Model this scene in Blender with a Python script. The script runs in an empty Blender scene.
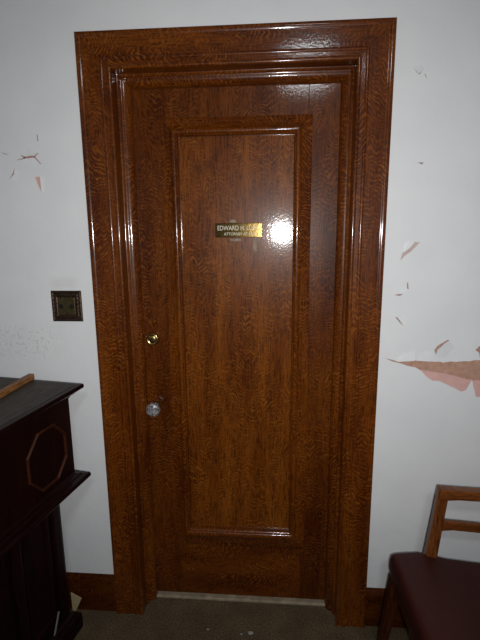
import bpy, bmesh, math, random
from mathutils import Vector, Matrix, Euler
random.seed(7)
S = bpy.context.scene
COL = S.collection

# ---------------------------------------------------------------- materials
def nt(name):
    m = bpy.data.materials.new(name); m.use_nodes = True
    t = m.node_tree
    return m, t, t.nodes['Principled BSDF']

def node(t, kind, **kw):
    n = t.nodes.new(kind)
    for k, v in kw.items():
        if k in ('operation', 'blend_type', 'data_type', 'wave_type', 'bands_direction', 'wave_profile', 'feature', 'noise_dimensions', 'distance'):
            setattr(n, k, v)
        else:
            n.inputs[k].default_value = v
    return n

def ramp(t, fac, stops):
    n = t.nodes.new('ShaderNodeValToRGB'); e = n.color_ramp.elements
    while len(e) > 1: e.remove(e[-1])
    e[0].position = stops[0][0]; e[0].color = (*stops[0][1], 1)
    for p, c in stops[1:]:
        x = e.new(p); x.color = (*c, 1)
    t.links.new(fac, n.inputs['Fac'])
    return n.outputs['Color']

def mixc(t, fac, a, b, blend='MIX'):
    n = t.nodes.new('ShaderNodeMix'); n.data_type = 'RGBA'; n.blend_type = blend
    for sock, v in ((n.inputs[0], fac), (n.inputs[6], a), (n.inputs[7], b)):
        if hasattr(v, 'is_output'): t.links.new(v, sock)
        elif isinstance(v, tuple): sock.default_value = (*v, 1)
        else: sock.default_value = v
    return n.outputs[2]

def oak(name, axis, dark, mid, light, flake, rough=.34, coat=.8, seed=0., flake_amt=.8, scale=1.0, coat_rough=.085, spec=.12):
    """quarter-sawn oak: pores along the board, wavy ray flakes across it"""
    m, t, b = nt(name)
    tc = t.nodes.new('ShaderNodeTexCoord')
    # local board frame: u across, w along the grain
    rot = t.nodes.new('ShaderNodeMapping')
    rot.inputs['Location'].default_value = (seed, seed * .7, seed * 1.3)
    if axis == 'X': rot.inputs['Rotation'].default_value = (0, math.radians(90), 0)
    if axis == 'Y': rot.inputs['Rotation'].default_value = (math.radians(90), 0, 0)
    t.links.new(tc.outputs['Object'], rot.inputs['Vector'])
    V = rot.outputs['Vector']
    def mp(sx, sy, sz):
        q = t.nodes.new('ShaderNodeMapping'); q.inputs['Scale'].default_value = (sx * scale, sy * scale, sz * scale)
        t.links.new(V, q.inputs['Vector']); return q.outputs['Vector']
    # fine pores
    p = node(t, 'ShaderNodeTexNoise', Scale=1., Detail=4., Roughness=.65); t.links.new(mp(230, 230, 22), p.inputs['Vector'])
    # broad tone along the boards
    br = node(t, 'ShaderNodeTexNoise', Scale=1., Detail=2.); t.links.new(mp(14, 14, 1.6), br.inputs['Vector'])
    # ray flake: rippled bands, broken up
    w = node(t, 'ShaderNodeTexWave', Scale=1., Distortion=8., Detail=5.); w.inputs['Detail Scale'].default_value = 1.3; w.inputs['Detail Roughness'].default_value = .62
    w.bands_direction = 'Z'
    wn = node(t, 'ShaderNodeTexNoise', Scale=1., Detail=2.); t.links.new(mp(13, 13, 4.5), wn.inputs['Vector'])
    wv = node(t, 'ShaderNodeVectorMath', operation='MULTIPLY_ADD'); wv.inputs[1].default_value = (0, 0, .20)
    t.links.new(wn.outputs['Color'], wv.inputs[0]); t.links.new(V, wv.inputs[2])
    wm = t.nodes.new('ShaderNodeMapping'); wm.inputs['Scale'].default_value = (16 * scale, 16 * scale, 21 * scale)
    t.links.new(wv.outputs[0], wm.inputs['Vector']); t.links.new(wm.outputs['Vector'], w.inputs['Vector'])
    pt = node(t, 'ShaderNodeTexNoise', Scale=1., Detail=2.); t.links.new(mp(16, 16, 6), pt.inputs['Vector'])
    k = node(t, 'ShaderNodeTexNoise', Scale=1., Detail=3.); t.links.new(mp(75, 75, 60), k.inputs['Vector'])
    base = ramp(t, br.outputs['Fac'], [(.3, dark), (.5, mid), (.72, light)])
    pores = ramp(t, p.outputs['Fac'], [(.36, (.42, .36, .30)), (.5, (.95, .95, .95)), (.64, (1.28, 1.24, 1.15))])
    c = mixc(t, 1., base, pores, 'MULTIPLY')
    mul = node(t, 'ShaderNodeMath', operation='MULTIPLY')
    t.links.new(ramp(t, w.outputs['Fac'], [(.45, (0, 0, 0)), (.85, (1, 1, 1))]), mul.inputs[0])
    t.links.new(ramp(t, k.outputs['Fac'], [(.36, (.1, .1, .1)), (.6, (1, 1, 1))]), mul.inputs[1])
    m2 = node(t, 'ShaderNodeMath', operation='MULTIPLY'); t.links.new(ramp(t, pt.outputs['Fac'], [(.32, (flake_amt * .15,) * 3), (.62, (flake_amt,) * 3)]), m2.inputs[1])
    t.links.new(mul.outputs[0], m2.inputs[0])
    c = mixc(t, m2.outputs[0], c, flake)
    t.links.new(c, b.inputs['Base Color'])
    b.inputs['Roughness'].default_value = rough
    b.inputs['Coat Weight'].default_value = coat
    b.inputs['Specular IOR Level'].default_value = spec
    b.inputs['Coat IOR'].default_value = 1.38
    b.inputs['Coat Roughness'].default_value = coat_rough
    bp = node(t, 'ShaderNodeBump', Strength=.10, Distance=.002)
    t.links.new(p.outputs['Fac'], bp.inputs['Height']); t.links.new(bp.outputs['Normal'], b.inputs['Normal'])
    # varnish stays smoother, with a slight orange-peel
    ob = node(t, 'ShaderNodeTexNoise', Scale=140., Detail=2.); t.links.new(tc.outputs['Object'], ob.inputs['Vector'])
    b2 = node(t, 'ShaderNodeBump', Strength=.08, Distance=.002)
    t.links.new(ob.outputs['Fac'], b2.inputs['Height']); t.links.new(b2.outputs['Normal'], b.inputs['Coat Normal'])
    return m

OD, OM, OL, OF = (.055, .0105, .0011), (.090, .0205, .0019), (.132, .0345, .0032), (.205, .062, .0075)
dk = lambda c: tuple(.84 * q for q in c)
oak_v = oak('oak_upright', 'Z', dk(OD), dk(OM), dk(OL), dk(OF))
oak_v2 = oak('oak_casing_upright', 'Z', OD, OM, OL, OF, seed=3.1)
oak_h = oak('oak_level', 'X', OD, OM, OL, OF, seed=1.7)
oak_panel = oak('oak_panel', 'Z', (.078, .0172, .0015), (.115, .0290, .0026), (.158, .0450, .0040), (.255, .083, .0098), seed=5.3, flake_amt=.6)
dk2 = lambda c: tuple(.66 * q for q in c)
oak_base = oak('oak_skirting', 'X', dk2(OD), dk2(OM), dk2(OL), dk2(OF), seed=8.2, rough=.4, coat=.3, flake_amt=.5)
MD = ((.007, .0017, .0016), (.010, .0023, .002), (.014, .003, .0025), (.018, .004, .003))
mahog = oak('mahogany_dark', 'Y', *MD, rough=.4, coat=.12, flake_amt=.2)
mahog_v = oak('mahogany_upright', 'Z', *MD, rough=.4, coat=.12, flake_amt=.2, seed=2.)
mahog_top = oak('mahogany_dusty_top', 'Y', (.034, .026, .020), (.043, .034, .026), (.05, .04, .031), (.055, .043, .034), rough=.55, coat=.08, flake_amt=.15)
inlay = oak('mahogany_moulding', 'Y', (.028, .008, .0035), (.038, .011, .0045), (.05, .014, .0055), (.055, .016, .006), rough=.35, coat=.2, flake_amt=.2)
pine = oak('batten_wood', 'Y', (.20, .085, .028), (.27, .12, .04), (.33, .16, .06), (.36, .18, .07), rough=.5, coat=.1, flake_amt=.2)
CW = ((.10, .028, .007), (.14, .042, .010), (.18, .057, .014), (.20, .065, .017))
chair_w = oak('chair_wood_level', 'X', *CW, rough=.35, coat=.4, flake_amt=.3)
chair_wv = oak('chair_wood_upright', 'Z', *CW, rough=.35, coat=.4, flake_amt=.3, seed=4.)
leg_w = oak('chair_leg_wood', 'Z', (.030, .008, .003), (.042, .011, .004), (.055, .015, .005), (.06, .017, .006), rough=.4, coat=.2, flake_amt=.2)

def simple(name, col, rough=.5, metal=0., noise=0., nscale=40., bump=0., bscale=200., coat=0., detail=4.):
    m, t, b = nt(name)
    b.inputs['Roughness'].default_value = rough; b.inputs['Metallic'].default_value = metal
    b.inputs['Coat Weight'].default_value = coat
    tc = t.nodes.new('ShaderNodeTexCoord')
    n = node(t, 'ShaderNodeTexNoise', Scale=nscale, Detail=detail); t.links.new(tc.outputs['Object'], n.inputs['Vector'])
    lo = tuple(c * (1 - noise) for c in col); hi = tuple(min(1, c * (1 + noise)) for c in col)
    t.links.new(ramp(t, n.outputs['Fac'], [(.3, lo), (.7, hi)]), b.inputs['Base Color'])
    if bump:
        n2 = node(t, 'ShaderNodeTexNoise', Scale=bscale, Detail=3.); t.links.new(tc.outputs['Object'], n2.inputs['Vector'])
        bp = node(t, 'ShaderNodeBump', Strength=bump, Distance=.004)
        t.links.new(n2.outputs['Fac'], bp.inputs['Height']); t.links.new(bp.outputs['Normal'], b.inputs['Normal'])
    return m

def wall_paint():
    m, t, b = nt('white_wall_paint')
    b.inputs['Roughness'].default_value = .55
    b.inputs['Specular IOR Level'].default_value = .25
    tc = t.nodes.new('ShaderNodeTexCoord'); O = tc.outputs['Object']
    n = node(t, 'ShaderNodeTexNoise', Scale=5., Detail=5.); t.links.new(O, n.inputs['Vector'])
    c = ramp(t, n.outputs['Fac'], [(.3, (.665, .685, .70)), (.7, (.71, .73, .74))])
    # worn, chipped patch left of the door: a box mask times speckle
    sep = t.nodes.new('ShaderNodeSeparateXYZ'); t.links.new(O, sep.inputs[0])
    def band(sock, lo, hi, soft):
        a = t.nodes.new('ShaderNodeMapRange'); a.interpolation_type = 'SMOOTHSTEP'
        a.inputs[1].default_value = lo - soft; a.inputs[2].default_value = lo + soft
        t.links.new(sock, a.inputs[0])
        d = t.nodes.new('ShaderNodeMapRange'); d.interpolation_type = 'SMOOTHSTEP'
        d.inputs[1].default_value = hi - soft; d.inputs[2].default_value = hi + soft; d.inputs[3].default_value = 1; d.inputs[4].default_value = 0
        t.links.new(sock, d.inputs[0])
        q = node(t, 'ShaderNodeMath', operation='MULTIPLY'); t.links.new(a.outputs[0], q.inputs[0]); t.links.new(d.outputs[0], q.inputs[1])
        return q.outputs[0]
    def mulv(a, c_):
        q = node(t, 'ShaderNodeMath', operation='MULTIPLY'); t.links.new(a, q.inputs[0]); t.links.new(c_, q.inputs[1]); return q.outputs[0]
    box = mulv(band(sep.outputs[0], -.96, -.69, .06), band(sep.outputs[2], 1.13, 1.25, .035))
    sp = node(t, 'ShaderNodeTexNoise', Scale=85., Detail=4., Roughness=.7); t.links.new(O, sp.inputs['Vector'])
    chip = mulv(box, ramp(t, sp.outputs['Fac'], [(.52, (0, 0, 0)), (.64, (1, 1, 1))]))
    half = node(t, 'ShaderNodeMath', operation='MULTIPLY'); half.inputs[1].default_value = .6; t.links.new(chip, half.inputs[0])
    c = mixc(t, half.outputs[0], c, (.46, .46, .46))
    # hand-rubbed smudge above the switch plate
    sm = mulv(band(sep.outputs[0], -.69, -.60, .025), band(sep.outputs[2], 1.40, 1.44, .015))
    s2 = node(t, 'ShaderNodeMath', operation='MULTIPLY'); s2.inputs[1].default_value = .22; t.links.new(sm, s2.inputs[0])
    c = mixc(t, s2.outputs[0], c, (.42, .41, .37))
    t.links.new(c, b.inputs['Base Color'])
    n2 = node(t, 'ShaderNodeTexNoise', Scale=22., Detail=6.); t.links.new(O, n2.inputs['Vector'])
    ad = node(t, 'ShaderNodeMath', operation='ADD'); t.links.new(n2.outputs['Fac'], ad.inputs[0]); t.links.new(chip, ad.inputs[1])
    bp = node(t, 'ShaderNodeBump', Strength=.22, Distance=.006)
    t.links.new(ad.outputs[0], bp.inputs['Height']); t.links.new(bp.outputs['Normal'], b.inputs['Normal'])
    return m
paint = wall_paint()
plain_paint = simple('room_paint', (.62, .63, .64), .6, noise=.03, nscale=4.)
dark_paint = simple('low_bounce_paint', (.16, .15, .14), .7, noise=.05, nscale=4.)  # darkened so the unseen front wall throws little light and haze back
flake_paint = simple('paint_flake_face', (.69, .71, .72), .5, noise=.03)
flake_pink = simple('paint_flake_underside', (.60, .36, .33), .7, noise=.08, nscale=30., bump=.2)
plaster = simple('bare_brown_plaster', (.43, .255, .185), .85, noise=.16, nscale=45., bump=.5, bscale=120.)
crack = simple('crack_dull_plaster', (.36, .26, .24), .85, noise=.2, nscale=60.)  # duller plaster tone for the thin cracks
brown_crack = simple('crack_rust_plaster', (.40, .24, .20), .85, noise=.2, nscale=60.)

def carpet():
    m, t, b = nt('olive_brown_carpet')
    tc = t.nodes.new('ShaderNodeTexCoord'); O = tc.outputs['Object']
    n = node(t, 'ShaderNodeTexNoise', Scale=160., Detail=3.); t.links.new(O, n.inputs['Vector'])
    k = node(t, 'ShaderNodeTexNoise', Scale=9., Detail=4.); t.links.new(O, k.inputs['Vector'])
    c = ramp(t, n.outputs['Fac'], [(.3, (.066, .047, .027)), (.55, (.118, .088, .053)), (.75, (.18, .142, .092))])
    c = mixc(t, 1., c, ramp(t, k.outputs['Fac'], [(.3, (.75, .75, .75)), (.7, (1.15, 1.12, 1.05))]), 'MULTIPLY')
    t.links.new(c, b.inputs['Base Color']); b.inputs['Roughness'].default_value = .95
    b.inputs['Specular IOR Level'].default_value = .1
    bp = node(t, 'ShaderNodeBump', Strength=.6, Distance=.006)
    t.links.new(n.outputs['Fac'], bp.inputs['Height']); t.links.new(bp.outputs['Normal'], b.inputs['Normal'])
    return m
carpet_m = carpet()
sill_m = simple('pale_threshold', (.30, .24, .165), .45, noise=.3, nscale=30., bump=.1)
brass = simple('polished_brass', (.62, .44, .16), .22, metal=1., noise=.1, nscale=90.)
brass_d = simple('tarnished_brass', (.15, .10, .052), .34, metal=1., noise=.3, nscale=160., bump=.15, bscale=300.)
bronze = simple('aged_bronze', (.075, .048, .032), .36, metal=.85, noise=.35, nscale=120., bump=.2, bscale=250.)
bronze_c = simple('olive_bronze', (.085, .065, .028), .42, metal=.7, noise=.3, nscale=120.)
dark_btn = simple('black_button', (.010, .009, .008), .35, noise=.2)
plate_m = simple('engraved_brass_plate', (.25, .17, .055), .12, metal=1., noise=.3, nscale=140., bump=.04, bscale=120.)
letter_m = simple('engraved_letter_fill', (.66, .60, .46), .5, noise=.05)
slot_m = simple('keyway_black', (.012, .010, .006), .5, noise=.1)
residue_m = simple('glue_residue', (.20, .15, .10), .6, noise=.4, nscale=150.)
vinyl = simple('maroon_vinyl', (.042, .0085, .0062), .55, noise=.12, nscale=60., bump=.12, bscale=420.)
vinyl.node_tree.nodes['Principled BSDF'].inputs['Specular IOR Level'].default_value = .22
paper_m = simple('cream_card', (.34, .27, .145), .75, noise=.08)
pale_strip_m = simple('grey_white_strip', (.24, .24, .24), .7, noise=.05)
chip_m = simple('plaster_crumb_white', (.30, .30, .28), .85, noise=.1)

def glass_mat():
    """old silvered ('mercury') cut glass: faceted crystal with its sparkle painted in"""
    m, t, b = nt('silvered_cut_glass')
    tc = t.nodes.new('ShaderNodeTexCoord')
    v = node(t, 'ShaderNodeTexVoronoi', Scale=150.); t.links.new(tc.outputs['Object'], v.inputs['Vector'])
    t.links.new(ramp(t, v.outputs['Color'], [(.2, (.16, .16, .16)), (.5, (.55, .56, .57)), (.8, (.95, .96, .97))]), b.inputs['Base Color'])  # pale and dark cells painted in for the glints of the facets
    b.inputs['Metallic'].default_value = .75; b.inputs['Roughness'].default_value = .28
    b.inputs['Coat Weight'].default_value = 1.; b.inputs['Coat Roughness'].default_value = .03
    bp = node(t, 'ShaderNodeBump', Strength=.9, Distance=.004)
    t.links.new(v.outputs['Color'], bp.inputs['Height']); t.links.new(bp.outputs['Normal'], b.inputs['Normal'])
    return m
glass = glass_mat()

# ---------------------------------------------------------------- mesh helpers
def link(name, bm, mats, parent=None, smooth=False, bevel=0., seg=2, sub=0):
    bmesh.ops.recalc_face_normals(bm, faces=bm.faces[:])
    me = bpy.data.meshes.new(name); bm.to_mesh(me); bm.free()
    for m in (mats if isinstance(mats, (list, tuple)) else [mats]): me.materials.append(m)
    if smooth:
        for f in me.polygons: f.use_smooth = True
        if smooth == 'angle': me.set_sharp_from_angle(angle=math.radians(40))
    o = bpy.data.objects.new(name, me); COL.objects.link(o)
    if parent: o.parent = parent
    if bevel:
        md = o.modifiers.new('bevel', 'BEVEL'); md.width = bevel; md.segments = seg; md.limit_method = 'ANGLE'; md.angle_limit = math.radians(35)
    if smooth == 'angle':
        md = o.modifiers.new('weighted', 'WEIGHTED_NORMAL'); md.keep_sharp = True; md.weight = 90
    if sub:
        md = o.modifiers.new('sub', 'SUBSURF'); md.levels = sub; md.render_levels = sub
    return o

def thing(name, label, cat, loc=(0, 0, 0), rz=0., group=None, kind=None):
    o = bpy.data.objects.new(name, None); COL.objects.link(o)
    o.empty_display_size = .1; o.location = loc; o.rotation_euler = (0, 0, rz)
    return tag(o, label, cat, group, kind)
def tag(o, label=None, cat=None, group=None, kind=None):
    if label: o['label'] = label
    if cat: o['category'] = cat
    if group: o['group'] = group
    if kind: o['kind'] = kind
    return o

def box(bm, x0, x1, y0, y1, z0, z1):
    v = [bm.verts.new((x, y, z)) for x in (x0, x1) for y in (y0, y1) for z in (z0, z1)]
    for f in ((0, 1, 3, 2), (4, 6, 7, 5), (0, 4, 5, 1), (2, 3, 7, 6), (0, 2, 6, 4), (1, 5, 7, 3)):
        bm.faces.new([v[i] for i in f])
    return v
def B(*a):
    bm = bmesh.new(); box(bm, *a); return bm

def strip(bm, rows, mat=0, closed=True, caps=True):
    """loft a list of equally long rings"""
    R = [[bm.verts.new(p) for p in r] for r in rows]
    n = len(R[0])
    for a, b in zip(R, R[1:]):
        for i in range(n if closed else n - 1):
            f = bm.faces.new((a[i], a[(i + 1) % n], b[(i + 1) % n], b[i])); f.material_index = mat
    if caps and closed:
        bm.faces.new(R[0]).material_index = mat; bm.faces.new(R[-1]).material_index = mat
    return R

def lathe(prof, n=24, axis='Y', center=(0, 0, 0), ngon=False):
    """prof: (radius, distance along axis)"""
    bm = bmesh.new(); c = Vector(center); rings = []
    for r, h in prof:
        ring = []
        for i in range(n):
            a = 2 * math.pi * i / n
            p = {'Y': (r * math.cos(a), h, r * math.sin(a)), 'Z': (r * math.cos(a), r * math.sin(a), h)}[axis]
            ring.append(c + Vector(p))
        rings.append(ring)
    strip(bm, rings)
    return bm

def taper_bar(bm, pts, sizes):
    """rectangular bar through points; sizes = (half x, half y) per point, section kept level"""
    rows = []
    for p, (hx, hy) in zip(pts, sizes):
        p = Vector(p)
        rows.append([p + Vector((a * hx, b * hy, 0)) for a, b in ((-1, -1), (1, -1), (1, 1), (-1, 1))])
    strip(bm, rows)

def prism(poly, y0, y1):
    """flat outline in x,z given thickness along y"""
    bm = bmesh.new()
    a = [bm.verts.new((x, y0, z)) for x, z in poly]; b = [bm.verts.new((x, y1, z)) for x, z in poly]
    bm.faces.new(a); bm.faces.new(b[::-1])
    for i in range(len(a)):
        j = (i + 1) % len(a); bm.faces.new((a[i], b[i], b[j], a[j]))
    bmesh.ops.triangulate(bm, faces=[f for f in bm.faces if len(f.verts) > 4])
    return bm

# ---------------------------------------------------------------- room
XL, XR, YF, ZC = -1.42, 2.3, -3.6, 3.0
OW, OH = .405, 2.14          # half width and height of the door opening
bm = bmesh.new()
g = .010; box(bm, XL, -OW - g, 0, .15, 0, ZC); box(bm, OW + g, XR, 0, .15, 0, ZC); box(bm, -OW - g, OW + g, 0, .15, OH + g, ZC)
wall = tag(link('wall_back', bm, paint), kind='structure')
tag(link('wall_left', B(XL - .1, XL, YF, .15, 0, ZC), plain_paint), kind='structure')
tag(link('wall_right', B(XR, XR + .1, YF, .15, 0, ZC), plain_paint), kind='structure')
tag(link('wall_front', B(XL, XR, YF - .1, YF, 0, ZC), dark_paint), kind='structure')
tag(link('floor', B(XL - .1, XR + .1, YF - .1, .6, -.1, 0), carpet_m), kind='structure')
tag(link('ceiling', B(XL - .1, XR + .1, YF - .1, .15, ZC, ZC + .1), plain_paint), kind='structure')

# --- door casing and jamb: one moulded profile, mitred at the head
prof = [(.118, .0), (.118, -.026), (.1165, -.029), (.112, -.0305), (.106, -.0305), (.101, -.029), (.097, -.0265),
        (.040, -.0255), (.038, -.0285), (.034, -.030), (.030, -.0295), (.027, -.0265), (.014, -.0260), (.012, -.0285), (.008, -.030), (.004, -.0295), (.001, -.027),
        (0., -.024), (0., .026), (-.003, .027), (-.0075, .030), (-.009, .034), (-.0075, .038), (-.004, .040), (-.004, .046),
        ] + [(-.007 - .029 * math.sin(a), .0785 - .031 * math.cos(a)) for a in [math.radians(9 * i) for i in range(11)]] + [(0., .0785), (0., .15)]
prof += [(.016, .15), (.016, .0)]
def casing(side):
    bm = bmesh.new(); R = []
    for end in (0, 1):
        row = []
        for d, y in prof:
            if side == 'head': row.append((((-1, 1)[end]) * (OW + d), y, OH + d))
            else:
                s = -1 if side == 'l' else 1
                row.append((s * (OW + d), y, 0. if end == 0 else OH + d))
        R.append(row)
    strip(bm, R)
    return bm
for nm, s, m in (('trim_1', 'l', oak_v2), ('trim_2', 'r', oak_v2), ('trim_3', 'head', oak_h)):
    tag(link(nm, casing(s), m, smooth='angle'), kind='structure')
# threshold strip under the door
tag(link('trim_4', B(-OW, OW, .066, .15, 0, .014), sill_m, bevel=.004), kind='structure')

# --- skirting boards
def skirting(x0, x1):
    pr = [(0, 0), (-.018, 0), (-.018, .098), (-.0155, .102), (-.0155, .106), (-.017, .112), (-.017, .140), (-.013, .152), (-.007, .160), (-.004, .168), (0, .168)]
    bm = bmesh.new(); strip(bm, [[(x, y, z) for y, z in pr] for x in (x0, x1)])
    return bm
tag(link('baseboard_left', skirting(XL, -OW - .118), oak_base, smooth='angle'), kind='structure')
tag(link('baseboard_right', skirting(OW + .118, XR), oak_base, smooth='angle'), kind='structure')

# ---------------------------------------------------------------- door
door = thing('door_1', 'closed dark oak door with one tall recessed panel', 'door', (0, 0, 0), kind='structure')
DY, DB = .079, .122                       # front and back of the leaf
PX0, PX1, PZ0, PZ1 = -.270, .275, .272, 2.005   # outer edge of the panel moulding
DZ0, DZ1, DX = .024, OH - .004, OW - .004
lk = .014                                  # stiles and rails run under the moulding
link('stile', B(-DX, PX0 + lk, DY, DB, DZ0, DZ1), oak_v, door, bevel=.0012)
link('stile', B(PX1 - lk, DX, DY, DB, DZ0, DZ1), oak_v, door, bevel=.0012)
link('rail', B(PX0 + lk, PX1 - lk, DY + .0006, DB, PZ1 - lk, DZ1), oak_v, door, bevel=.0012)
link('rail', B(PX0 + lk, PX1 - lk, DY + .0006, DB, DZ0, PZ0 + lk), oak_h, door, bevel=.0012)
link('panel', B(PX0 + lk, PX1 - lk, .083, .110, PZ0 + lk, PZ1 - lk), oak_panel, door)
# bolection moulding, four mitred lengths
mp = [(0, .0795), (0, .077), (.003, .0752), (.008, .074), (.020, .0700), (.034, .0635), (.038, .0605), (.041, .0570), (.0445, .0545), (.049, .0535), (.0535, .0543), (.0565, .057), (.058, .0615), (.0605, .0625), (.0625, .066), (.064, .071), (.064, .086)]
bm = bmesh.new()
C = [(PX0, PZ0, 1, 1.38), (PX1, PZ0, -1, 1.38), (PX1, PZ1, -1, -1), (PX0, PZ1, 1, -1)]
for i in range(4):
    R = [[(x + sx * d, y, z + sz * d) for d, y in mp] for x, z, sx, sz in (C[i], C[(i + 1) % 4])]
    strip(bm, R, mat=(1, 0, 1, 0)[i], closed=False)
link('panel_moulding', bm, [oak_v2, oak_h], door, smooth='angle')

# crystal knob
KX, KZ = -.3385, .905
kn = link('door_knob', lathe([(.002, .0220), (.011, .0222), (.020, .0245), (.0272, .0300), (.0300, .038), (.0285, .050), (.024, .060), (.014, .064), (.004, .064)], 10, center=(KX, 0, KZ)), glass, door)
link('knob_shank', lathe([(.009, .054), (.011, .058), (.0095, .062), (.0095, .074)], 16, center=(KX, 0, KZ)), brass_d, kn, smooth=True)
link('rosette', lathe([(.004, .068), (.012, .068), (.017, .072), (.021, .0765), (.022, .0795), (.004, .0795)], 24, center=(KX, 0, KZ)), brass_d, kn)
# deadbolt cylinder
LX, LZ = -.334, 1.190
lock = link('deadbolt_lock', lathe([(.0175, .0600), (.0195, .0585), (.0225, .0590), (.0255, .066), (.0275, .074), (.028, .0795), (.004, .0795), (.004, .0600)], 28, center=(LX, 0, LZ)), brass, door, smooth=True)
link('key_plug', lathe([(.0005, .0585), (.0125, .0580), (.0160, .0600), (.0160, .070)], 24, center=(LX, 0, LZ)), brass, lock, smooth=True)
bm = bmesh.new(); box(bm, LX - .0016, LX + .0016, .0572, .059, LZ - .009, LZ + .006); box(bm, LX - .0030, LX + .0030, .0572, .059, LZ + .0, LZ + .006)
link('keyway', bm, slot_m, lock)

# name plate
npx0, npx1, npz0, npz1 = -.078, .098, 1.582, 1.634
plate = link('name_plate', B(npx0, npx1, .0790, .083, npz0, npz1), plate_m, door, bevel=.0015)
def lettering(txt, cx, cz, width, height, y, parent):
    cu = bpy.data.curves.new('lettering', 'FONT'); cu.body = txt; cu.align_x = 'CENTER'; cu.align_y = 'CENTER'; cu.size = 1.; cu.extrude = .01
    tmp = bpy.data.objects.new('lettering_curve', cu); COL.objects.link(tmp)
    dg = bpy.context.evaluated_depsgraph_get()
    me = bpy.data.meshes.new_from_object(tmp.evaluated_get(dg))
    bpy.data.objects.remove(tmp); bpy.data.curves.remove(cu)
    xs = [v.co.x for v in me.vertices]; ys = [v.co.y for v in me.vertices]
    w, h = max(xs) - min(xs), max(ys) - min(ys); mx, my = (max(xs) + min(xs)) / 2, (max(ys) + min(ys)) / 2
    for v in me.vertices:
        v.co = Vector((cx + (v.co.x - mx) / w * width, y - v.co.z * .03, cz + (v.co.y - my) / h * height))
    me.materials.clear(); me.materials.append(letter_m)
    me.update()
    o = bpy.data.objects.new('lettering', me); COL.objects.link(o); o.parent = parent
    return o
lettering('EDWARD H. LUNG', (npx0 + npx1) / 2, 1.6165, .158, .0170, .0789, plate)
lettering('ATTORNEY AT LAW', (npx0 + npx1) / 2 + .006, 1.5945, .122, .0105, .0789, plate)
# old glue left round the plate
for k, (cx, cz, w, h) in enumerate([(-.012, 1.641, .016, .008), (.0, 1.572, .030, .006), (.072, 1.556, .010, .034)]):
    pts = []
    for i in range(14):
        a = 2 * math.pi * i / 14; q = random.uniform(.65, 1.1)
        pts.append((cx + w * q * math.cos(a), cz + h * q * math.sin(a)))
    link('glue_residue', prism(pts, .0826, .0832), residue_m, door)

# ---------------------------------------------------------------- peeling paint on the back wall
def patch(poly, mat, name='bare_plaster', y=-.0008):
    o = link(name, prism(poly, y, .002), mat, wall); return o
def curl(poly, mat, hinge, lift, name='paint_flake', th=.0010):
    """a torn flake: hinged along the line hinge=((x,z),(x,z)), bent out from the wall by lift at its far edge"""
    (ax, az), (bx, bz) = hinge; L = math.hypot(bx - ax, bz - az); nx, nz = -(bz - az) / L, (bx - ax) / L
    ds = [abs((x - ax) * nx + (z - az) * nz) for x, z in poly]; mx = max(ds) or 1
    bm = bmesh.new()
    fr = [bm.verts.new((x, -.0016 - .55 * lift * (d / mx) ** 1.6, z)) for (x, z), d in zip(poly, ds)]
    bk = [bm.verts.new((v.co.x, v.co.y + th, v.co.z)) for v in fr]
    bm.faces.new(fr); bm.faces.new(bk[::-1])
    for i in range(len(fr)):
        j = (i + 1) % len(fr); bm.faces.new((fr[i], bk[i], bk[j], fr[j]))
    bmesh.ops.triangulate(bm, faces=bm.faces[:])
    return link(name, bm, mat, wall)
def jag(poly, amp=.0025, n=4):
    out = []
    for (x0, z0), (x1, z1) in zip(poly, poly[1:] + poly[:1]):
        L = math.hypot(x1 - x0, z1 - z0); k = max(1, min(n, int(L / .014)))
        for i in range(k):
            f = i / k; a = amp if i else 0
            out.append((x0 + (x1 - x0) * f + random.uniform(-a, a), z0 + (z1 - z0) * f + random.uniform(-a, a)))
    return out
# the long tear right of the door
patch(jag([(.544, 1.144), (.594, 1.131), (.661, 1.136), (.713, 1.133), (.758, 1.129), (.816, 1.134), (.889, 1.140), (.96, 1.145), (1.06, 1.13), (1.10, 1.09), (1.02, 1.055), (.926, 1.060), (.896, 1.062), (.859, 1.063), (.814, 1.074), (.753, 1.089), (.693, 1.097), (.647, 1.112), (.594, 1.127)]), plaster)
curl(jag([(.680, 1.100), (.708, 1.096), (.761, 1.090), (.852, 1.066), (.866, 1.067), (.844, 1.027), (.829, 1.022), (.748, 1.061), (.726, 1.061), (.706, 1.073)], .001), flake_pink, ((.680, 1.102), (.866, 1.066)), .010)
curl(jag([(.867, 1.063), (.926, 1.064), (.99, 1.062), (.985, 1.015), (.931, 1.008), (.902, 1.003), (.883, 1.003)], .001), flake_pink, ((.867, 1.063), (.99, 1.063)), .010)
# paint lips lifting along the upper edge of the tear
curl([(.594, 1.131), (.655, 1.136), (.657, 1.172), (.62, 1.165), (.60, 1.15)], flake_paint, ((.594, 1.168), (.66, 1.176)), .010)
curl([(.662, 1.136), (.713, 1.133), (.722, 1.165), (.70, 1.172), (.668, 1.160)], flake_paint, ((.66, 1.172), (.722, 1.176)), .006)
patch([(.73, 1.158), (.724, 1.176), (.734, 1.192), (.769, 1.215), (.773, 1.212), (.749, 1.194), (.735, 1.176)], brown_crack)
curl([(.731, 1.156), (.735, 1.176), (.749, 1.194), (.775, 1.212), (.79, 1.190), (.765, 1.150)], flake_paint, ((.765, 1.150), (.80, 1.195)), .010)
patch([(.867, 1.178), (.884, 1.196), (.905, 1.197), (.93, 1.19), (.925, 1.16), (.902, 1.158), (.884, 1.149), (.882, 1.166)], plaster)
curl([(.884, 1.148), (.884, 1.164), (.905, 1.160), (.93, 1.165), (.93, 1.14), (.90, 1.138)], flake_paint, ((.884, 1.139), (.93, 1.138)), .006)
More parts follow.
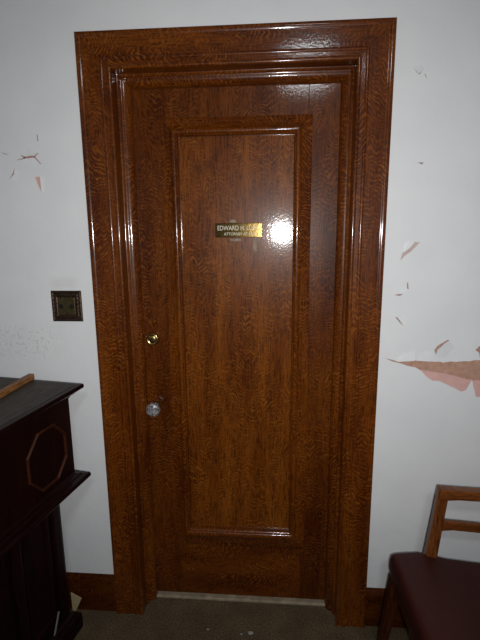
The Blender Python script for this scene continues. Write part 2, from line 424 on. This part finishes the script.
# upper flakes right of the door
patch(jag([(.584, 1.499), (.593, 1.531), (.628, 1.563), (.647, 1.561), (.620, 1.531), (.599, 1.515)], .0015), simple('bare_grey_plaster', (.50, .40, .37), .85, noise=.15))
curl([(.584, 1.527), (.596, 1.529), (.612, 1.541), (.628, 1.560), (.606, 1.566), (.592, 1.550)], flake_paint, ((.586, 1.550), (.625, 1.570)), .007)
for p in ([(.570, 1.377), (.586, 1.380), (.602, 1.380), (.589, 1.373)], [(.578, 1.297), (.587, 1.295), (.609, 1.265), (.597, 1.274)], [(.612, 1.421), (.616, 1.421), (.619, 1.397), (.613, 1.401)],
          [(.585, 2.121), (.608, 2.101), (.621, 2.112), (.609, 2.098)], [(.621, 1.826), (.641, 1.826), (.637, 1.819)], [(.625, 2.099), (.628, 2.099), (.635, 2.083)]):
    patch(p, crack, 'paint_crack')
curl([(.572, 1.381), (.588, 1.385), (.606, 1.383), (.612, 1.402), (.585, 1.402)], flake_paint, ((.572, 1.402), (.612, 1.402)), .006)
curl([(.580, 1.299), (.590, 1.297), (.612, 1.266), (.622, 1.285), (.600, 1.305)], flake_paint, ((.59, 1.310), (.622, 1.280)), .005)
curl([(.587, 2.123), (.609, 2.104), (.624, 2.114), (.615, 2.128)], flake_paint, ((.59, 2.13), (.622, 2.126)), .005)
# flakes left of the door
for q in ([(-.778, 1.861), (-.776, 1.863), (-.748, 1.870), (-.748, 1.866)], [(-.750, 1.866), (-.762, 1.877), (-.759, 1.878), (-.744, 1.871)],
          [(-.750, 1.866), (-.750, 1.872), (-.722, 1.876), (-.714, 1.874), (-.714, 1.869)], [(-.716, 1.873), (-.698, 1.885), (-.697, 1.883), (-.712, 1.871)], [(-.716, 1.872), (-.711, 1.873), (-.690, 1.847), (-.692, 1.846), (-.706, 1.861)]):
    patch(q, brown_crack, 'paint_crack')
patch([(-.717, 1.803), (-.697, 1.803), (-.697, 1.748), (-.704, 1.762)], flake_pink)
patch([(-.790, 1.835), (-.788, 1.826), (-.796, 1.812), (-.814, 1.796), (-.800, 1.815)], brown_crack, 'paint_crack')
patch([(-.696, 1.947), (-.693, 1.945), (-.693, 1.925), (-.696, 1.923)], crack, 'paint_crack')
patch([(-.838, 1.890), (-.820, 1.885), (-.805, 1.882), (-.821, 1.882)], crack, 'paint_crack')
curl([(-.772, 1.858), (-.748, 1.866), (-.718, 1.867), (-.704, 1.858), (-.715, 1.835), (-.760, 1.835)], flake_paint, ((-.765, 1.835), (-.712, 1.835)), .002)
curl([(-.745, 1.876), (-.720, 1.878), (-.697, 1.886), (-.700, 1.905), (-.735, 1.900)], flake_paint, ((-.74, 1.905), (-.70, 1.910)), .002)
curl([(-.788, 1.833), (-.794, 1.812), (-.812, 1.795), (-.790, 1.790), (-.772, 1.815)], flake_paint, ((-.785, 1.79), (-.770, 1.82)), .006)
curl([(-.697, 1.805), (-.696, 1.748), (-.686, 1.755), (-.684, 1.800)], flake_paint, ((-.684, 1.805), (-.684, 1.75)), .005)

# ---------------------------------------------------------------- switch plate
SX, SZ = -.6385, 1.332
sw = thing('light_switch', 'square aged bronze switch plate with two dark buttons left of the door', 'light switch', (SX, 0, SZ))
h = .059
bm = bmesh.new()
rings = [(h, 0.), (h, -.003), (h - .002, -.0055), (h - .006, -.0065), (h - .011, -.0045), (h - .016, -.0062), (h - .022, -.0055), (h - .024, -.0045)]
strip(bm, [[(sx * r * 1.0, y, sz * r) for sx, sz in ((-1, -1), (1, -1), (1, 1), (-1, 1))] for r, y in rings])
link('switch_plate', bm, bronze, sw, bevel=.0012)
link('centre_panel', B(-.033, .033, -.0062, -.003, -.033, .033), bronze_c, sw, bevel=.002)
for s in (-1, 1):
    bt = link('push_button', lathe([(.001, -.0125), (.0075, -.0125), (.0088, -.011), (.0088, -.006), (.001, -.006)], 18, center=(s * .021, 0, 0)), dark_btn, sw)
    # chased scroll leaves on the rim
    for q in range(6):
        z = -.04 + q * .016
        bm = lathe([(.0005, -.0085), (.003, -.0078), (.0045, -.006), (.0045, -.004)], 8, center=(s * .0475, 0, z))
        link('rim_boss', bm, bronze, sw)
for z in (-.0255, .0255):
    link('plate_screw', lathe([(.0005, -.0078), (.0022, -.0076), (.003, -.0066), (.003, -.005)], 12, center=(0, 0, z)), bronze, sw)

# ---------------------------------------------------------------- cabinet
cab = thing('cabinet', 'tall dark mahogany cabinet with octagonal moulding at the left', 'cabinet', (-.553, -.10, 0), math.radians(-10))
CL, CB = -1.22, -.50     # near end, back
def slab(x1, yend, rows):
    """rows: (setback from front/far end, z) lofted; flat back"""
    bm = bmesh.new()
    strip(bm, [[(x1 - s, yend - s, z), (x1 - s, CL + s, z), (CB, CL + s, z), (CB, yend - s, z)] for s, z in rows])
    return bm
top = link('top', slab(0, 0, [(.036, 1.018), (.036, 1.026), (.026, 1.028), (.020, 1.034), (.012, 1.038), (.010, 1.043), (.003, 1.044), (0, 1.047), (0, 1.057), (.003, 1.060), (.016, 1.0612)]), mahog, cab)
link('top_surface', B(CB + .01, -.020, CL + .02, -.020, 1.0605, 1.0622), mahog_top, cab)
ub = link('upper_body', B(CB, -.045, CL + .04, -.032, .715, 1.022), mahog_v, cab, bevel=.003)
link('ledge', slab(0, 0, [(.075, .655), (.070, .664), (.052, .668), (.030, .676), (.010, .684), (.003, .688), (0, .692), (0, .701), (.004, .706), (.022, .709), (.024, .713), (.036, .716), (.045, .722)]), mahog, cab)
lb = link('lower_body', B(CB, -.128, CL + .05, -.030, .085, .67), mahog_v, cab, bevel=.003)
link('plinth', slab(-.086, -.014, [(0, 0), (0, .060), (.003, .068), (.012, .074), (.016, .082), (.030, .090)]), mahog, cab)
# octagonal mouldings with panels, one per bay
for k, yc in enumerate((-.174, -.59, -1.0)):
    zc = .851
    def octa(rx, rz): return [(yc + rx * math.cos(math.radians(22.5 + 45 * i)), zc + rz * math.sin(math.radians(22.5 + 45 * i))) for i in range(8)]
    bm = bmesh.new(); rows = []
    for r, x in ((.1085, -.046), (.1085, -.040), (.106, -.037), (.102, -.037), (.0995, -.040), (.0985, -.046)):
        rows.append([(x, y, z) for y, z in octa(r, r * 1.06)])
    strip(bm, rows, caps=False)
    link('octagonal_moulding', bm, inlay, cab)
# pilasters and sunk panels of the lower front
for y in (-.075, -.285, -.58, -.87, -1.13):
    bm = bmesh.new()
    box(bm, -.130, -.112, y - .022, y + .022, .09, .66)
    link('pilaster', bm, mahog_v, cab, bevel=.006, seg=3)
for y0, y1 in ((-.25, -.11), (-.545, -.32), (-.835, -.615), (-1.095, -.905)):
    bm = bmesh.new()
    strip(bm, [[(x, y0 + d, .13 + d), (x, y1 - d, .13 + d), (x, y1 - d, .63 - d), (x, y0 + d, .63 - d)] for d, x in ((0, -.129), (0, -.122), (.012, -.119), (.02, -.126), (.021, -.129))], caps=False)
    link('lower_panel_moulding', bm, mahog_v, cab)

# batten lying on the cabinet
def bar_between(a, b, w, hgt):
    a, b = Vector(a), Vector(b); d = (b - a).normalized(); n = Vector((d.y, -d.x, 0))
    bm = bmesh.new()
    strip(bm, [[p + n * (w / 2), p - n * (w / 2), p - n * (w / 2) + Vector((0, 0, hgt)), p + n * (w / 2) + Vector((0, 0, hgt))] for p in (a, b)])
    return bm
bat = link('wooden_batten', bar_between((-.770, -.062, 1.0625), (-.800, -.75, 1.0625), .020, .019), pine, bevel=.001)
tag(bat, 'light brown wooden batten lying on the dark cabinet top', 'batten')

# card scrap by the cabinet, and a strip standing in for a reflection
card = bmesh.new()
strip(card, [[(-.712, -.040 + t, .102), (-.664, -.046 + t, .082), (-.699, -.060 + t, .002)] for t in (0, .004)])
card = link('cardboard_scrap', card, paper_m)
tag(card, 'cream triangular scrap of card standing between the cabinet and skirting board', 'scrap')
t10 = math.radians(-10)
ps = bmesh.new()
M = Matrix.Translation((-.553, -.10, 0)) @ Matrix.Rotation(t10, 4, 'Z')
strip(ps, [[M @ Vector((x + t, y, z)) for x, y, z in ((-.111, -.158, .0905), (-.111, -.148, .0905), (-.1175, -.106, .152), (-.1175, -.114, .156))] for t in (0, .0015)])
ps = link('reflection_strip', ps, pale_strip_m)
tag(ps, 'narrow greyish white strip in place of a reflection on the dark cabinet foot', 'reflection')
def crumb(x, y, r, label):
    bm = bmesh.new(); bmesh.ops.create_icosphere(bm, subdivisions=2, radius=1)
    for v in bm.verts:
        v.co *= random.uniform(.75, 1.1); v.co = Vector((x + v.co.x * r * 1.3, y + v.co.y * r, max(0, r * .5 + v.co.z * r * .5)))
    tag(link('plaster_crumb', bm, chip_m), label, 'debris', 'plaster crumbs on the carpet')
crumb(.058, -.088, .009, 'larger white plaster crumb on the carpet before the middle of the door')
crumb(.020, -.095, .004, 'tiny white plaster crumb on the carpet left of the larger crumb')
crumb(-.119, -.081, .0045, 'small white plaster crumb on the carpet before the left half of the door')

# ---------------------------------------------------------------- armchair
ch = thing('armchair', 'wooden armchair with dark maroon vinyl seat against the wall right of the door', 'chair', (.570, -.14, 0), math.radians(1.5))
# local x runs from the seat front to the back, local -y from the wall side to the near side
SD, SW = .47, .54
def seat_z(x, y):
    e = min(x / .06, 1)
    u = (y + SW / 2) / (SW / 2)
    return .447 - .055 * max(0, x - .10) / SD + .010 * math.sin(min(1, max(0, x / .2)) * math.pi) - .006 * (1 - u * u) * 0
bm = bmesh.new(); NX, NY = 14, 14
def edge(v, n): return v
rows = []
top_v = []; bot_v = []
for i in range(NX + 1):
    x = SD * i / NX
    top_v.append([bm.verts.new((x, -SW * j / NY, seat_z(x, -SW * j / NY) + .008 * math.sin(math.pi * j / NY))) for j in range(NY + 1)])
    bot_v.append([bm.verts.new((x, -SW * j / NY, seat_z(x, 0) - .075)) for j in range(NY + 1)])
for i in range(NX):
    for j in range(NY):
        bm.faces.new((top_v[i][j], top_v[i + 1][j], top_v[i + 1][j + 1], top_v[i][j + 1]))
        bm.faces.new((bot_v[i][j], bot_v[i][j + 1], bot_v[i + 1][j + 1], bot_v[i + 1][j]))
for i in range(NX):
    for j in (0, NY): bm.faces.new((top_v[i][j], top_v[i + 1][j], bot_v[i + 1][j], bot_v[i][j]))
for j in range(NY):
    for i in (0, NX): bm.faces.new((top_v[i][j], top_v[i][j + 1], bot_v[i][j + 1], bot_v[i][j]))
seat = link('seat', bm, vinyl, ch, smooth=True, bevel=.020, seg=5)
# seat rails
fr = bmesh.new()
for y in (-.030, -SW + .008): box(fr, .03, SD - .02, y, y + .022, .318, .372)
box(fr, .012, .034, -SW + .03, -.03, .318, .372); box(fr, SD - .04, SD - .018, -SW + .03, -.03, .31, .35)
link('seat_frame', fr, leg_w, ch, bevel=.003)
for y in (-.030, -SW + .030):
    s = 1 if y > -.2 else -1
    bm = bmesh.new(); taper_bar(bm, [(-.022, y + s * .012, 0), (.016, y, .30), (.026, y, .366)], [(.013, .013), (.022, .020), (.024, .022)])
    link('leg', bm, leg_w, ch, bevel=.004)
    bm = bmesh.new(); taper_bar(bm, [(SD + .055, y, 0), (SD - .01, y, .30), (SD - .01, y, .40), (SD + .10, y, .86)], [(.014, .014), (.022, .02), (.024, .02), (.014, .014)])
    link('leg', bm, leg_w, ch, bevel=.004)
# arms: sloping post, top rail and lower rail
for y in (-.012, -SW + .012):
    bm = bmesh.new(); taper_bar(bm, [(.128, y, .33), (.141, y, .43), (.158, y, .60), (.168, y, .7), (.1695, y, .718)], [(.019, .016), (.0205, .016), (.0185, .015), (.0185, .014), (.017, .014)])
    post = link('arm_post', bm, chair_wv, ch, bevel=.005, seg=3)
    bm = bmesh.new(); rows = []
    for i in range(13):
        x = .1535 + (SD + .09 - .1535) * i / 12; zt = .7185 - .004 * math.sin(math.pi * i / 12) - .012 * (i / 12); hh = .036 + .008 * (1 - min(1, i / 2)) 
        rows.append([(x, y - .019, zt - hh), (x, y + .019, zt - hh), (x, y + .019, zt), (x, y - .019, zt)])
    strip(bm, rows); link('arm_rail', bm, chair_w, ch, bevel=.006, seg=3)
    bm = bmesh.new(); rows = []
    for i in range(13):
        x = .155 + (SD + .03 - .155) * i / 12; f = i / 12; zt = .593 - .030 * f; hh = .033 + .014 * (1 - min(1, i / 1.5))
        rows.append([(x, y - .010, zt - hh), (x, y + .010, zt - hh), (x, y + .010, zt), (x, y - .010, zt)])
    strip(bm, rows); link('side_rail', bm, chair_w, ch, bevel=.005, seg=3)
# back
for z0, z1, dx in ((.77, .86, .085), (.60, .66, .045)):
    bm = bmesh.new(); rows = []
    for i in range(13):
        y = -.03 - (SW - .06) * i / 12; bow = .022 * math.sin(math.pi * i / 12)
        rows.append([(SD + dx + bow - .012, y, z0), (SD + dx + bow + .012, y, z0), (SD + dx + bow + .018, y, z1), (SD + dx + bow - .002, y, z1)])
    strip(bm, rows); link('back_slat', bm, chair_w, ch, bevel=.004)

# ---------------------------------------------------------------- camera
yaw, pit, rol, F = -.079, -.1975, -.0092, 450.
CP = Vector((.147, -1.628, 1.609))
f = Vector((math.sin(yaw) * math.cos(pit), math.cos(yaw) * math.cos(pit), math.sin(pit)))
r = Vector((math.cos(yaw), -math.sin(yaw), 0)); u = r.cross(f)
r2 = math.cos(rol) * r + math.sin(rol) * u; u2 = -math.sin(rol) * r + math.cos(rol) * u
cd = bpy.data.cameras.new('camera'); cam = bpy.data.objects.new('camera', cd); COL.objects.link(cam)
cam.matrix_world = Matrix(((r2.x, u2.x, -f.x, CP.x), (r2.y, u2.y, -f.y, CP.y), (r2.z, u2.z, -f.z, CP.z), (0, 0, 0, 1)))
cd.sensor_fit = 'VERTICAL'; cd.sensor_height = 36; cd.lens = F / 640 * 36; cd.clip_start = .02
S.camera = cam

# ---------------------------------------------------------------- light: the camera's own flash, and a weak ceiling lamp
ld = bpy.data.lights.new('camera_flash', 'SPOT'); ld.energy = 78; ld.spot_size = math.radians(118); ld.spot_blend = 1.; ld.shadow_soft_size = .028; ld.color = (1., .97, .96)
lo = bpy.data.objects.new('camera_flash', ld); COL.objects.link(lo)
lo.location = CP + r2 * .045 - u2 * .03 - f * .04
lo.rotation_euler = (f + u2 * .12).to_track_quat('-Z', 'Y').to_euler()      # the flash points where the camera does, a little higher
cl = bpy.data.lights.new('ceiling_lamp', 'AREA'); cl.shape = 'DISK'; cl.size = .45; cl.energy = 17; cl.color = (.90, .96, 1.)
co = bpy.data.objects.new('ceiling_lamp', cl); COL.objects.link(co); co.location = (.42, -2.74, ZC - .03)
W = bpy.data.worlds.new('world'); S.world = W; W.use_nodes = True
W.node_tree.nodes['Background'].inputs['Color'].default_value = (.02, .022, .025, 1)

S.view_settings.view_transform = 'Standard'; S.view_settings.look = 'None'
S.view_settings.exposure = .12; S.view_settings.gamma = 1.; S.view_settings.use_curve_mapping = False
